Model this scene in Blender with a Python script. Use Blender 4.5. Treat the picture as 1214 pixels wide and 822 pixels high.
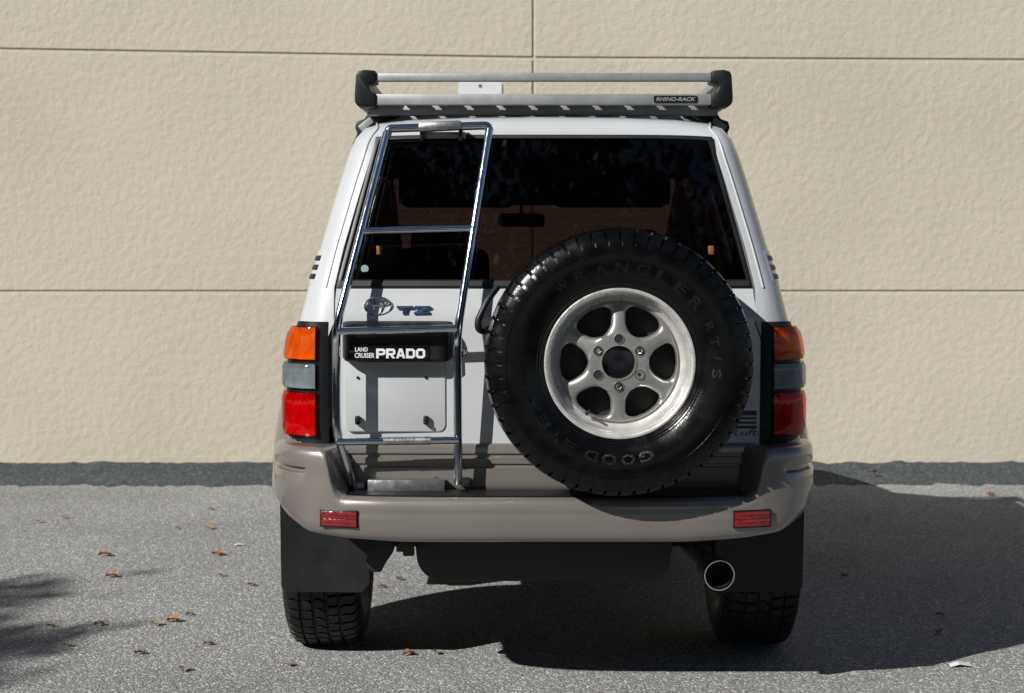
import bpy, bmesh, math, random
from mathutils import Vector, Matrix, noise

# ------------------------------------------------------------------ scene
for o in list(bpy.data.objects):
    bpy.data.objects.remove(o, do_unlink=True)
scene = bpy.context.scene
COL = scene.collection
R = math.radians
random.seed(11)

# ------------------------------------------------------------------ camera
FPX = 1902.0                      # focal length in pixels of the 1214 px wide photograph
EYE = 1.40
PITCH = math.atan(114.0 / FPX)
cam_d = bpy.data.cameras.new('camera')
cam = bpy.data.objects.new('camera', cam_d)
COL.objects.link(cam)
cam.location = (0, 0, EYE)
cam.rotation_euler = (math.pi / 2 - PITCH, 0, 0)
cam_d.sensor_width = 36.0
cam_d.lens = 36.0 * FPX / 1214.0
cam_d.clip_start = 0.05
cam_d.clip_end = 3000
cam_d.dof.use_dof = True
cam_d.dof.focus_distance = 4.85
cam_d.dof.aperture_fstop = 5.0
scene.camera = cam

# ------------------------------------------------------------------ sky + sun
SUN = Vector((1.12, 1.02, -1.0)).normalized()      # direction the light travels
ELEV = math.asin(-SUN.z)
world = bpy.data.worlds.new('World')
scene.world = world
world.use_nodes = True
wn = world.node_tree
bg = wn.nodes['Background']
sky = wn.nodes.new('ShaderNodeTexSky')
sky.sky_type = 'NISHITA'
sky.sun_disc = False
sky.sun_elevation = ELEV
to_sun = -SUN
sky.sun_rotation = math.atan2(to_sun.x, to_sun.y)
sky.air_density = 0.65
sky.dust_density = 0.3
wn.links.new(sky.outputs[0], bg.inputs[0])
bg.inputs[1].default_value = 0.05
sun_d = bpy.data.lights.new('sun', 'SUN')
sun_d.energy = 5.0
sun_d.angle = R(0.5)
sun_d.color = (1.0, 0.965, 0.91)
sun = bpy.data.objects.new('sun', sun_d)
COL.objects.link(sun)
sun.rotation_euler = SUN.to_track_quat('-Z', 'Y').to_euler()
sun.location = (-6, -5, 9)
scene.view_settings.view_transform = 'Standard'
scene.view_settings.look = 'None'
scene.view_settings.gamma = 1.0
scene.view_settings.exposure = 0.55
scene.view_settings.use_curve_mapping = False
scene.render.resolution_x, scene.render.resolution_y = 1024, 693
scene.render.engine = 'CYCLES'

# ------------------------------------------------------------------ pixel -> point on a plane of constant depth
CX = 0.10                                          # the car's centre line
def ray(px, py):
    u = (px - 607.0) / FPX
    v = (411.0 - py) / FPX
    c, s = math.cos(PITCH), math.sin(PITCH)
    return Vector((u, c + v * s, -s + v * c))
def W(px, py, y):                                  # car coordinates (x measured from the centre line)
    d = ray(px, py)
    d = d * (y / d.y)
    return Vector((d.x - CX, y, EYE + d.z))
def G(px, py, z=0.0):                              # world point on the ground
    d = ray(px, py)
    d = d * ((z - EYE) / d.z)
    return Vector((d.x, d.y, z))

# ------------------------------------------------------------------ materials
def new_mat(name):
    m = bpy.data.materials.new(name)
    m.use_nodes = True
    nt = m.node_tree
    return m, nt, nt.nodes['Principled BSDF']
def N(nt, t, **kw):
    n = nt.nodes.new(t)
    for k, v in kw.items():
        setattr(n, k, v)
    return n
ALBEDO = 0.66      # base colours below are multiplied by this, to suit the exposure
def pbr(name, col, rough=0.5, metal=0.0, coat=0.0, vary=0.06, scale=9.0, bump=0.0, bscale=200.0, rvary=0.08, spec=0.5):
    m, nt, b = new_mat(name)
    tc = N(nt, 'ShaderNodeTexCoord')
    no = N(nt, 'ShaderNodeTexNoise')
    no.inputs['Scale'].default_value = scale
    no.inputs['Detail'].default_value = 6
    nt.links.new(tc.outputs['Object'], no.inputs['Vector'])
    mr = N(nt, 'ShaderNodeMapRange')
    mr.inputs[1].default_value, mr.inputs[2].default_value = 0.3, 0.7
    mr.inputs[3].default_value, mr.inputs[4].default_value = 1 - vary, 1 + vary
    nt.links.new(no.outputs[0], mr.inputs[0])
    mx = N(nt, 'ShaderNodeVectorMath', operation='SCALE')
    mx.inputs[0].default_value = [c * ALBEDO for c in col[:3]]
    nt.links.new(mr.outputs[0], mx.inputs['Scale'])
    nt.links.new(mx.outputs[0], b.inputs['Base Color'])
    r2 = N(nt, 'ShaderNodeMapRange')
    r2.inputs[1].default_value, r2.inputs[2].default_value = 0.3, 0.7
    r2.inputs[3].default_value, r2.inputs[4].default_value = max(0.01, rough * (1 - rvary)), rough * (1 + rvary)
    nt.links.new(no.outputs[0], r2.inputs[0])
    nt.links.new(r2.outputs[0], b.inputs['Roughness'])
    b.inputs['Metallic'].default_value = metal
    b.inputs['Coat Weight'].default_value = coat
    b.inputs['Coat Roughness'].default_value = 0.04
    b.inputs['Specular IOR Level'].default_value = spec
    if bump:
        n2 = N(nt, 'ShaderNodeTexNoise')
        n2.inputs['Scale'].default_value = bscale
        n2.inputs['Detail'].default_value = 4
        nt.links.new(tc.outputs['Object'], n2.inputs['Vector'])
        bp = N(nt, 'ShaderNodeBump')
        bp.inputs['Strength'].default_value = bump
        bp.inputs['Distance'].default_value = 0.002
        nt.links.new(n2.outputs[0], bp.inputs['Height'])
        nt.links.new(bp.outputs[0], b.inputs['Normal'])
    return m
def tinted(name, tint, rough=0.02, ior=1.5, bump=0.0, glare=1.0):
    """thin pane: coloured straight-through light and a Fresnel reflection"""
    m, nt, b = new_mat(name)
    nt.nodes.remove(b)
    out = nt.nodes['Material Output']
    tr = N(nt, 'ShaderNodeBsdfTransparent')
    tr.inputs[0].default_value = (*tint, 1)
    gl = N(nt, 'ShaderNodeBsdfGlossy')
    gl.inputs['Roughness'].default_value = rough
    # Schlick reflectance, the same from both sides of the thin pane
    ge = N(nt, 'ShaderNodeNewGeometry')
    dt = N(nt, 'ShaderNodeVectorMath', operation='DOT_PRODUCT')
    nt.links.new(ge.outputs['Normal'], dt.inputs[0])
    nt.links.new(ge.outputs['Incoming'], dt.inputs[1])
    ab = N(nt, 'ShaderNodeMath', operation='ABSOLUTE')
    nt.links.new(dt.outputs['Value'], ab.inputs[0])
    om = N(nt, 'ShaderNodeMath', operation='SUBTRACT')
    om.inputs[0].default_value = 1.0
    nt.links.new(ab.outputs[0], om.inputs[1])
    p5 = N(nt, 'ShaderNodeMath', operation='POWER')
    p5.inputs[1].default_value = 5.0
    nt.links.new(om.outputs[0], p5.inputs[0])
    f0 = ((ior - 1) / (ior + 1)) ** 2
    fr = N(nt, 'ShaderNodeMath', operation='MULTIPLY_ADD')
    fr.inputs[1].default_value = (1 - f0) * glare
    fr.inputs[2].default_value = f0
    nt.links.new(p5.outputs[0], fr.inputs[0])
    mx = N(nt, 'ShaderNodeMixShader')
    nt.links.new(fr.outputs[0], mx.inputs[0])
    nt.links.new(tr.outputs[0], mx.inputs[1])
    nt.links.new(gl.outputs[0], mx.inputs[2])
    nt.links.new(mx.outputs[0], out.inputs[0])
    if bump:
        tc = N(nt, 'ShaderNodeTexCoord')
        wv = N(nt, 'ShaderNodeTexNoise')
        wv.inputs['Scale'].default_value = 60
        nt.links.new(tc.outputs['Object'], wv.inputs['Vector'])
        bp = N(nt, 'ShaderNodeBump')
        bp.inputs['Strength'].default_value = bump
        bp.inputs['Distance'].default_value = 0.002
        nt.links.new(wv.outputs[0], bp.inputs['Height'])
        nt.links.new(bp.outputs[0], gl.inputs['Normal'])
    return m

M = {}
M['white'] = pbr('white_paint', (0.575, 0.60, 0.625), 0.32, 0.0, 0.8, vary=0.025, scale=3)
M['bronze'] = pbr('bronze_paint', (0.262, 0.242, 0.220), 0.34, 0.4, 0.7, vary=0.03, scale=4)
M['black_plastic'] = pbr('black_plastic', (0.008, 0.0095, 0.011), 0.42, 0, vary=0.2, bump=0.2, bscale=500, spec=0.3)
M['black_gloss'] = pbr('black_gloss', (0.006, 0.007, 0.009), 0.12, 0, vary=0.1)
M['flap'] = pbr('flap_rubber', (0.013, 0.0145, 0.0155), 0.55, 0, vary=0.25, scale=14, bump=0.25, bscale=120, spec=0.25)
M['seal'] = pbr('rubber_seal', (0.005, 0.005, 0.0055), 0.5, 0, vary=0.15)
M['rubber'] = pbr('tyre_rubber', (0.012, 0.0125, 0.013), 0.5, 0, vary=0.35, scale=18, bump=0.3, bscale=260, rvary=0.25, spec=0.25)
M['rubber_gloss'] = pbr('dressed_tyre_rubber', (0.003, 0.0032, 0.0034), 0.22, 0, vary=0.3, scale=22, bump=0.22, bscale=150, rvary=0.4, spec=0.28)
M['letter'] = pbr('tyre_letter_rubber', (0.005, 0.0053, 0.0056), 0.28, 0, vary=0.6, scale=60, bump=0.8, bscale=300, spec=0.35)
M['alloy'] = pbr('painted_alloy', (0.47, 0.47, 0.455), 0.36, 0.7, 0.3, vary=0.08, scale=25)
M['lip'] = pbr('machined_lip', (0.86, 0.85, 0.82), 0.30, 0.55, 0, vary=0.08, scale=30, rvary=0.3)
M['chrome'] = pbr('chrome', (0.95, 0.97, 1.0), 0.06, 1.0, 0, vary=0.05, scale=30, bump=0.05, bscale=90, rvary=0.6)
M['worn_chrome'] = pbr('worn_chrome', (0.55, 0.56, 0.56), 0.35, 0.9, 0, vary=0.3, scale=45, bump=0.5, bscale=160)
M['aluminium'] = pbr('aluminium', (0.36, 0.375, 0.39), 0.45, 0.3, 0, vary=0.12, scale=20, bump=0.15, bscale=200)
M['steel'] = pbr('scuffed_steel', (0.45, 0.46, 0.47), 0.38, 0.9, 0, vary=0.3, scale=30, bump=0.3, bscale=120)
M['trim'] = pbr('interior_cloth', (0.03, 0.029, 0.028), 0.85, 0, vary=0.2, scale=30)
M['dark'] = pbr('underbody_black', (0.008, 0.008, 0.008), 0.6, 0, vary=0.3)
M['orange'] = pbr('orange_tag', (0.24, 0.10, 0.012), 0.5)
M['teal'] = pbr('round_sticker', (0.30, 0.42, 0.40), 0.5)
M['badge_blue'] = pbr('badge_blue_chrome', (0.20, 0.33, 0.62), 0.18, 0.9)
M['print_white'] = pbr('printed_white', (0.85, 0.86, 0.87), 0.5)
M['decal'] = pbr('black_decal', (0.01, 0.01, 0.011), 0.4)
M['reflector'] = pbr('lamp_reflector', (0.66, 0.66, 0.66), 0.55, 0.0, 0, vary=0.2, scale=35, bump=1.0, bscale=60, spec=0.2)
M['glass_rear'] = tinted('privacy_glass', (0.044, 0.027, 0.024), 0.015, 1.45)
M['glass_side'] = tinted('side_glass', (0.035, 0.032, 0.03), 0.015, 1.4, 0.0, 0.2)
M['glass_front'] = tinted('windscreen_glass', (0.72, 0.76, 0.72), 0.015, 1.5)
M['lens_red'] = tinted('red_lens', (0.80, 0.012, 0.012), 0.06, 1.5, 0.25)
M['lens_amber'] = tinted('amber_lens', (0.95, 0.32, 0.018), 0.06, 1.5, 0.25)
M['lens_clear'] = tinted('clear_lens', (0.48, 0.52, 0.54), 0.06, 1.5, 0.25)
M['refl_red'] = pbr('bumper_reflector_red', (0.20, 0.010, 0.013), 0.2, 0, 0.8, vary=0.3, scale=70, bump=0.5, bscale=140)
M['sign'] = pbr('sign_white', (0.74, 0.76, 0.79), 0.45, vary=0.03)
M['bark'] = pbr('bark', (0.10, 0.075, 0.055), 0.9, vary=0.4, scale=12, bump=0.8, bscale=30)
M['leaf'] = pbr('foliage', (0.055, 0.095, 0.03), 0.55, vary=0.4, scale=2)
M['leaf_orange'] = pbr('dry_leaf_orange', (0.42, 0.19, 0.08), 0.8, vary=0.3, scale=60)
M['leaf_brown'] = pbr('dry_leaf_brown', (0.24, 0.19, 0.11), 0.8, vary=0.3, scale=60)
M['paper'] = pbr('paper', (0.72, 0.72, 0.70), 0.8)

def stucco():
    m, nt, b = new_mat('cream_stucco')
    tc = N(nt, 'ShaderNodeTexCoord')
    def noi(s, d, rg=0.55):
        n = N(nt, 'ShaderNodeTexNoise')
        n.inputs['Scale'].default_value = s
        n.inputs['Detail'].default_value = d
        n.inputs['Roughness'].default_value = rg
        nt.links.new(tc.outputs['Object'], n.inputs['Vector'])
        return n
    a, c, e = noi(0.7, 5), noi(21, 5, 0.55), noi(75, 3)
    cr = N(nt, 'ShaderNodeValToRGB')
    cr.color_ramp.elements[0].position, cr.color_ramp.elements[1].position = 0.32, 0.68
    cr.color_ramp.elements[0].color = (0.358, 0.331, 0.270, 1)
    cr.color_ramp.elements[1].color = (0.400, 0.371, 0.305, 1)
    nt.links.new(a.outputs[0], cr.inputs[0])
    nt.links.new(cr.outputs[0], b.inputs['Base Color'])
    b.inputs['Roughness'].default_value = 0.85
    b.inputs['Specular IOR Level'].default_value = 0.2
    ad = N(nt, 'ShaderNodeMath', operation='MULTIPLY_ADD')
    ad.inputs[1].default_value = 0.25
    nt.links.new(e.outputs[0], ad.inputs[0])
    nt.links.new(c.outputs[0], ad.inputs[2])
    bp = N(nt, 'ShaderNodeBump')
    bp.inputs['Strength'].default_value = 0.5
    bp.inputs['Distance'].default_value = 0.014
    nt.links.new(ad.outputs[0], bp.inputs['Height'])
    nt.links.new(bp.outputs[0], b.inputs['Normal'])
    return m
M['stucco'] = stucco()

def asphalt(name, dark, light, fleck, stone=95.0):
    m, nt, b = new_mat(name)
    tc = N(nt, 'ShaderNodeTexCoord')
    vo = N(nt, 'ShaderNodeTexVoronoi')
    vo.inputs['Scale'].default_value = stone
    nt.links.new(tc.outputs['Object'], vo.inputs['Vector'])
    hs = N(nt, 'ShaderNodeSeparateColor')
    nt.links.new(vo.outputs['Color'], hs.inputs[0])
    cr = N(nt, 'ShaderNodeValToRGB')
    el = cr.color_ramp.elements
    el[0].position, el[0].color = 0.0, (*dark, 1)
    el[1].position, el[1].color = 0.78, (*light, 1)
    e = el.new(0.90); e.color = (*[0.5 * (x + y) for x, y in zip(light, fleck)], 1)
    e = el.new(1.0); e.color = (*fleck, 1)
    nt.links.new(hs.outputs[0], cr.inputs[0])
    big = N(nt, 'ShaderNodeTexNoise')
    big.inputs['Scale'].default_value = 0.9
    big.inputs['Detail'].default_value = 7
    big.inputs['Roughness'].default_value = 0.6
    nt.links.new(tc.outputs['Object'], big.inputs['Vector'])
    mr = N(nt, 'ShaderNodeMapRange')
    mr.inputs[1].default_value, mr.inputs[2].default_value = 0.3, 0.7
    mr.inputs[3].default_value, mr.inputs[4].default_value = 0.86, 1.12
    nt.links.new(big.outputs[0], mr.inputs[0])
    # dark cracks of binder between the stones
    ed = N(nt, 'ShaderNodeMapRange')
    ed.inputs[1].default_value, ed.inputs[2].default_value = 0.25, 0.75
    ed.inputs[3].default_value, ed.inputs[4].default_value = 1.08, 0.62
    nt.links.new(vo.outputs['Distance'], ed.inputs[0])
    mu = N(nt, 'ShaderNodeMath', operation='MULTIPLY')
    nt.links.new(mr.outputs[0], mu.inputs[0])
    nt.links.new(ed.outputs[0], mu.inputs[1])
    sc = N(nt, 'ShaderNodeVectorMath', operation='SCALE')
    nt.links.new(cr.outputs[0], sc.inputs[0])
    nt.links.new(mu.outputs[0], sc.inputs['Scale'])
    nt.links.new(sc.outputs[0], b.inputs['Base Color'])
    b.inputs['Roughness'].default_value = 0.9
    b.inputs['Specular IOR Level'].default_value = 0.2
    inv = N(nt, 'ShaderNodeMath', operation='SUBTRACT')
    inv.inputs[0].default_value = 1.0
    nt.links.new(vo.outputs['Distance'], inv.inputs[1])
    bp = N(nt, 'ShaderNodeBump')
    bp.inputs['Strength'].default_value = 0.6
    bp.inputs['Distance'].default_value = 0.006
    nt.links.new(inv.outputs[0], bp.inputs['Height'])
    nt.links.new(bp.outputs[0], b.inputs['Normal'])
    return m
M['asphalt'] = asphalt('pale_asphalt', (0.182, 0.184, 0.182), (0.262, 0.264, 0.261), (0.60, 0.60, 0.58), 135)
M['tar'] = asphalt('dark_asphalt', (0.034, 0.041, 0.047), (0.064, 0.073, 0.080), (0.15, 0.158, 0.16), 80)

# ------------------------------------------------------------------ mesh helpers
class MB:
    def __init__(s):
        s.v, s.f = [], []
    def add(s, vs, fs):
        o = len(s.v)
        s.v += [tuple(p) for p in vs]
        s.f += [tuple(i + o for i in q) for q in fs]
        return s
    def grid(s, pts, closed_u=False, closed_v=False):
        nu, nv = len(pts), len(pts[0])
        vs = [p for r in pts for p in r]
        fs = []
        for i in range(nu if closed_u else nu - 1):
            for j in range(nv if closed_v else nv - 1):
                a, b = i, (i + 1) % nu
                c, d = j, (j + 1) % nv
                fs.append((a * nv + c, a * nv + d, b * nv + d, b * nv + c))
        return s.add(vs, fs)
    def box(s, c, size, bev=0.0, rot=None, seg=2):
        bm = bmesh.new()
        bmesh.ops.create_cube(bm, size=1)
        for v in bm.verts:
            v.co = Vector((v.co.x * size[0], v.co.y * size[1], v.co.z * size[2]))
        if bev:
            bmesh.ops.bevel(bm, geom=bm.edges[:], offset=min(bev, min(size) * 0.48), segments=seg, profile=0.5, affect='EDGES')
        mt = Matrix.Translation(Vector(c))
        if rot is not None:
            mt = mt @ rot.to_4x4()
        bm.verts.index_update()
        vs = [mt @ v.co for v in bm.verts]
        fs = [[v.index for v in f.verts] for f in bm.faces]
        bm.free()
        return s.add(vs, fs)
    def prism(s, poly, y0, y1, bev=0.0):
        """polygon in x,z pushed from y0 to y1"""
        bm = bmesh.new()
        a = [bm.verts.new((p[0], y0, p[1])) for p in poly]
        f = bm.faces.new(a)
        r = bmesh.ops.extrude_face_region(bm, geom=[f])
        for g in r['geom']:
            if isinstance(g, bmesh.types.BMVert):
                g.co.y = y1
        bmesh.ops.recalc_face_normals(bm, faces=bm.faces[:])
        if bev:
            bmesh.ops.bevel(bm, geom=bm.edges[:], offset=bev, segments=2, profile=0.5, affect='EDGES')
        bm.verts.index_update()
        s.add([v.co.copy() for v in bm.verts], [[v.index for v in q.verts] for q in bm.faces])
        bm.free()
        return s
    def tube(s, path, r, n=14, cap=True):
        path = [Vector(p) for p in path]
        rings = []
        up = None
        for i, p in enumerate(path):
            t = (path[min(i + 1, len(path) - 1)] - path[max(i - 1, 0)]).normalized()
            if up is None:
                up = t.orthogonal().normalized()
            up = (up - t * up.dot(t)).normalized()
            sd = t.cross(up)
            rr = r[i] if isinstance(r, (list, tuple)) else r
            rings.append([p + (up * math.cos(a) + sd * math.sin(a)) * rr for a in [2 * math.pi * k / n for k in range(n)]])
        s.grid(rings, closed_v=True)
        if cap:
            o = len(s.v)
            s.v += [tuple(q) for q in rings[0]] + [tuple(q) for q in rings[-1]]
            s.f.append(tuple(o + k for k in reversed(range(n))))
            s.f.append(tuple(o + n + k for k in range(n)))
        return s
    def lathe(s, prof, c, axis='y', n=64, caps=False):
        """prof: list of (along, radius)"""
        rings = []
        for k in range(n):
            a = 2 * math.pi * k / n
            row = []
            for t, r in prof:
                if axis == 'y':
                    row.append((c[0] + r * math.cos(a), c[1] + t, c[2] + r * math.sin(a)))
                elif axis == 'x':
                    row.append((c[0] + t, c[1] + r * math.cos(a), c[2] + r * math.sin(a)))
                else:
                    row.append((c[0] + r * math.cos(a), c[1] + r * math.sin(a), c[2] + t))
            rings.append(row)
        return s.grid(rings, closed_u=True)

def arc_path(pts, rad, n=6):
    """polyline with rounded corners"""
    pts = [Vector(p) for p in pts]
    out = [pts[0]]
    for i in range(1, len(pts) - 1):
        a, b, c = pts[i - 1], pts[i], pts[i + 1]
        d1, d2 = (a - b), (c - b)
        l = min(rad, d1.length * 0.45, d2.length * 0.45)
        p, q = b + d1.normalized() * l, b + d2.normalized() * l
        for k in range(n + 1):
            t = k / n
            out.append(p * (1 - t) ** 2 + b * 2 * t * (1 - t) + q * t * t)
    out.append(pts[-1])
    return out

def rrect(x0, x1, z0, z1, r, n=5):
    out = []
    for cx, cz, a0 in ((x1 - r, z1 - r, 0), (x0 + r, z1 - r, 90), (x0 + r, z0 + r, 180), (x1 - r, z0 + r, 270)):
        for k in range(n + 1):
            a = R(a0 + 90 * k / n)
            out.append((cx + r * math.cos(a), cz + r * math.sin(a)))
    return out

def link(name, mb, mat, parent=None, origin=(0, 0, 0), sharp=38, loc=(0, 0, 0), smooth=True, weld=True):
    me = bpy.data.meshes.new(name)
    o3 = Vector(origin)
    me.from_pydata([Vector(p) - o3 for p in mb.v], [], mb.f)
    bm = bmesh.new()
    bm.from_mesh(me)
    if weld:
        bmesh.ops.remove_doubles(bm, verts=bm.verts[:], dist=1e-5)
    bmesh.ops.recalc_face_normals(bm, faces=bm.faces[:])
    bm.to_mesh(me)
    bm.free()
    for p in me.polygons:
        p.use_smooth = smooth
    if smooth:
        me.set_sharp_from_angle(angle=R(sharp))
    if mat:
        me.materials.append(mat)
    o = bpy.data.objects.new(name, me)
    COL.objects.link(o)
    o.location = loc
    if parent:
        o.parent = parent
    return o

def tag(o, label=None, cat=None, group=None, kind=None):
    for k, v in (('label', label), ('category', cat), ('group', group), ('kind', kind)):
        if v:
            o[k] = v
    return o

CARO = Vector((0, 6.8, 0))
def part(name, mb, mat, parent, sharp=38, smooth=True, label=None):
    o = link(name, mb, mat, parent, origin=CARO, sharp=sharp, smooth=smooth)
    if label:
        o['label'] = label
    return o

def text_mesh(s, size, extrude=0.001, offset=0.0, align='LEFT', shear=0.0, spacing=1.0):
    c = bpy.data.curves.new('lettering', 'FONT')
    c.body = s
    c.size = size
    c.extrude = extrude
    c.offset = offset
    c.align_x = align
    c.shear = shear
    c.space_character = spacing
    c.resolution_u = 3
    ob = bpy.data.objects.new('lettering', c)
    COL.objects.link(ob)
    dg = bpy.context.evaluated_depsgraph_get()
    me = bpy.data.meshes.new_from_object(ob.evaluated_get(dg))
    vs = [v.co.copy() for v in me.vertices]
    fs = [tuple(p.vertices) for p in me.polygons]
    bpy.data.objects.remove(ob)
    bpy.data.curves.remove(c)
    bpy.data.meshes.remove(me)
    return vs, fs

def text_fit(s, x0, x1, z0, z1, y, th=0.001, offset=0.0, shear=0.0, lean=0.0):
    """lettering stretched into the box x0..x1, z0..z1 on a face at depth y, facing -y"""
    vs, fs = text_mesh(s, 1.0, 0.01, offset, shear=shear)
    ax, bx = min(v.x for v in vs), max(v.x for v in vs)
    az, bz = min(v.y for v in vs), max(v.y for v in vs)
    out = []
    for v in vs:
        x = x0 + (v.x - ax) / (bx - ax) * (x1 - x0)
        z = z0 + (v.y - az) / (bz - az) * (z1 - z0)
        out.append((x, y - (th if v.z > 0 else 0), z))
    return out, fs

# ================================================================== GROUND AND WALL
WALL_Y = 10.32
mb = MB()
mb.grid([[(-400, -400, 0), (-400, 400, 0)], [(400, -400, 0), (400, 400, 0)]])
tag(link('ground', mb, M['asphalt'], smooth=False), kind='structure')

# sloped asphalt berm at the foot of the wall
mb = MB()
rows = []
for i in range(0, 601):
    x = -12 + i * 0.04
    w = 0.03 * noise.noise(Vector((x * 1.3, 0, 3))) + 0.05 * noise.noise(Vector((x * 0.35, 5, 3)))
    w += 0.030 * noise.noise(Vector((x * 6, 1, 8))) + 0.035 * noise.noise(Vector((x * 17, 4, 8)))
    h = 0.010 * noise.noise(Vector((x * 15, 7, 1))) + 0.012 * noise.noise(Vector((x * 2.1, 9, 1))) + 0.012 * noise.noise(Vector((x * 7, 2, 1)))
    rows.append([(x, WALL_Y - 0.84 + w * 3, -0.006), (x, WALL_Y - 0.78 + w * 3, 0.006), (x, WALL_Y - 0.40 + w, 0.010 + h * 0.3),
                 (x, WALL_Y - 0.34 + w, 0.020 + h * 0.4), (x, WALL_Y - 0.02, 0.030 + h), (x, WALL_Y + 0.06, 0.032 + h)])
mb.grid(rows)
tag(link('pavement', mb, M['tar'], sharp=60), kind='structure')

# building wall: recessed backing with stucco panels proud of it
wall = bpy.data.objects.new('building_wall', None)
COL.objects.link(wall)
wall.location = (0, WALL_Y, 0)
tag(wall, 'cream stucco building wall with recessed joints behind the SUV', 'wall')
def wall_pt(px, py):
    d = ray(px, py)
    d = d * (WALL_Y / d.y)
    return (d.x, EYE + d.z)
xj = wall_pt(632.5, 200)[0]
zl0, zl1 = wall_pt(19, 59)[1], wall_pt(632, 69)[1]
zr0, zr1 = wall_pt(632, 69)[1], wall_pt(1194, 71.5)[1]
xl, xr = wall_pt(19, 59)[0], wall_pt(1194, 71)[0]
z_mid = wall_pt(607, 346)[1]
def up_z(x):
    if x < xj:
        return zl1 + (zl0 - zl1) * (x - xj) / (xl - xj)
    return zr0 + (zr1 - zr0) * (x - xj) / (xr - xj)
PW = 6.1
xs = [xj - 2 * PW, xj - PW, xj, xj + PW, xj + 2 * PW]
g = 0.010
mb = MB()
mb.box((xj, 0.160, 2.4), (4 * PW, 0.30, 5.0))
link('wall_core', mb, M['stucco'], wall, smooth=False)
for i in range(4):
    x0, x1 = xs[i] + g, xs[i + 1] - g
    zx0 = min(max(up_z(x0), 2.4), 2.85)
    zx1 = min(max(up_z(x1), 2.4), 2.85)
    bands = [((-0.1, -0.1), (z_mid - g, z_mid - g)), ((z_mid + g, z_mid + g), (zx0 - g, zx1 - g)),
             ((zx0 + g, zx1 + g), (4.42, 4.42)), ((4.46, 4.46), (4.9, 4.9))]
    for (a0, a1), (b0, b1) in bands:
        mb = MB()
        mb.prism([(x0, a0), (x1, a1), (x1, b1), (x0, b0)], 0.0, 0.05, bev=0.004)
        link('wall_panel', mb, M['stucco'], wall, smooth=False)
mb = MB()
mb.box((xj, 0.16, 4.97), (4 * PW + 0.1, 0.42, 0.14), 0.02)
link('coping', mb, M['stucco'], wall)

# white metal sign on the wall, top half showing over the roof rack
a, b = wall_pt(543.5, 97), wall_pt(595, 97)
sw = b[0] - a[0]
sg = bpy.data.objects.new('wall_sign', None)
COL.objects.link(sg)
sg.location = ((a[0] + b[0]) / 2, WALL_Y, a[1] - 0.457)
tag(sg, 'small white metal sign plate screwed to the stucco wall', 'sign')
mb = MB()
mb.prism(rrect(-sw / 2, sw / 2, 0, 0.457, 0.02), -0.008, -0.004)
link('plate', mb, M['sign'], sg)
for z in (0.025, 0.43):
    mb = MB()
    mb.lathe([(0, 0.0), (0, 0.009), (0.003, 0.011), (0.006, 0.011)], (0, -0.013, z), 'y', 14)
    link('screw', mb, M['steel'], sg)

# ================================================================== THE CAR
car = bpy.data.objects.new('suv', None)
COL.objects.link(car)
car.location = (CX, CARO.y, 0)
tag(car, 'white and bronze off-road SUV with spare wheel, chrome ladder and roof rack', 'SUV')

# ---- body shell ----------------------------------------------------
PROF = [(.775, .48), (.80, .60), (.805, .72), (.803, .81), (.80, .95), (.797, 1.06), (.785, 1.13), (.765, 1.18),
        (.74, 1.285), (.705, 1.405), (.651, 1.603), (.622, 1.70), (.600, 1.754), (.570, 1.788), (.52, 1.806), (.42, 1.817), (.25, 1.824), (0, 1.827)]
NP = len(PROF)
def interp(x, xs_, ys_):
    if x <= xs_[0]:
        return ys_[0]
    for i in range(len(xs_) - 1):
        if x <= xs_[i + 1]:
            t = (x - xs_[i]) / (xs_[i + 1] - xs_[i])
            return ys_[i] + t * (ys_[i + 1] - ys_[i])
    return ys_[-1]
def fac(y):
    return interp(y, [5.02, 5.3, 6.0, 7.9, 8.6, 9.0], [1.0, 1.032, 1.05, 1.045, 1.02, 0.97])
def lean(z):
    return max(0.0, z - 1.2) * 0.27
YR = 4.90
AX_R, AX_F, ARCH = 5.71, 8.385, 0.46
def body_pt(j, t_y, inset_extra=0.0):
    """j along the profile, t_y = station depth before lean"""
    x, z = PROF[j]
    f = fac(t_y)
    x *= f
    # wheel arches lift the lower edge
    zb = 0.46 if t_y > 5.6 else 0.64
    for ya in (AX_R, AX_F):
        d = abs(t_y - ya)
        if d < ARCH:
            zb = max(zb, 0.40 + math.sqrt(ARCH ** 2 - d * d))
    if j <= 4:
        z = zb + (z - .48) * (.95 - zb) / (.95 - .48)
    # windscreen and bonnet
    if t_y > 7.1 and j >= 6:
        s = max(0.0, 1 - (t_y - 7.1) / 1.05)
        zh = 1.16 - 0.16 * max(0, t_y - 8.15) + 0.035 * (1 - (x / .85) ** 2)
        if j == 6: zh -= 0.01
        z = zh + (z - zh) * s
    elif t_y > 7.1 and j == 5:
        z -= 0.06 * min(1, (t_y - 7.1))
    # rounded rear corner
    t = t_y - YR
    rr = 0.12 if z < 1.2 else max(0.085, 0.12 - (z - 1.2) * 0.3)
    te = t * (rr / 0.12)
    ins = (rr - math.sqrt(max(0, rr * rr - max(0, rr - te) ** 2)))if t < .12 else 0.0
    fr_ = t_y - 8.85
    if fr_ > 0:
        ins = 0.2 - math.sqrt(max(0, .04 - fr_ ** 2))
    ins += inset_extra
    if j <= 11: wx, wz = 1.0, 0.0
    elif j == 12: wx, wz = .80, .35
    elif j == 13: wx, wz = .60, .58
    elif j == 14: wx, wz = .35, .76
    else: wx, wz = (.15 if j < NP - 1 else 0), .85
    x -= ins * wx
    z -= ins * wz
    w = max(0.0, 1 - (t_y - YR) / 1.1)
    y = t_y + lean(z + ins * wz) * w
    return Vector((x, y, z))
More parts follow.
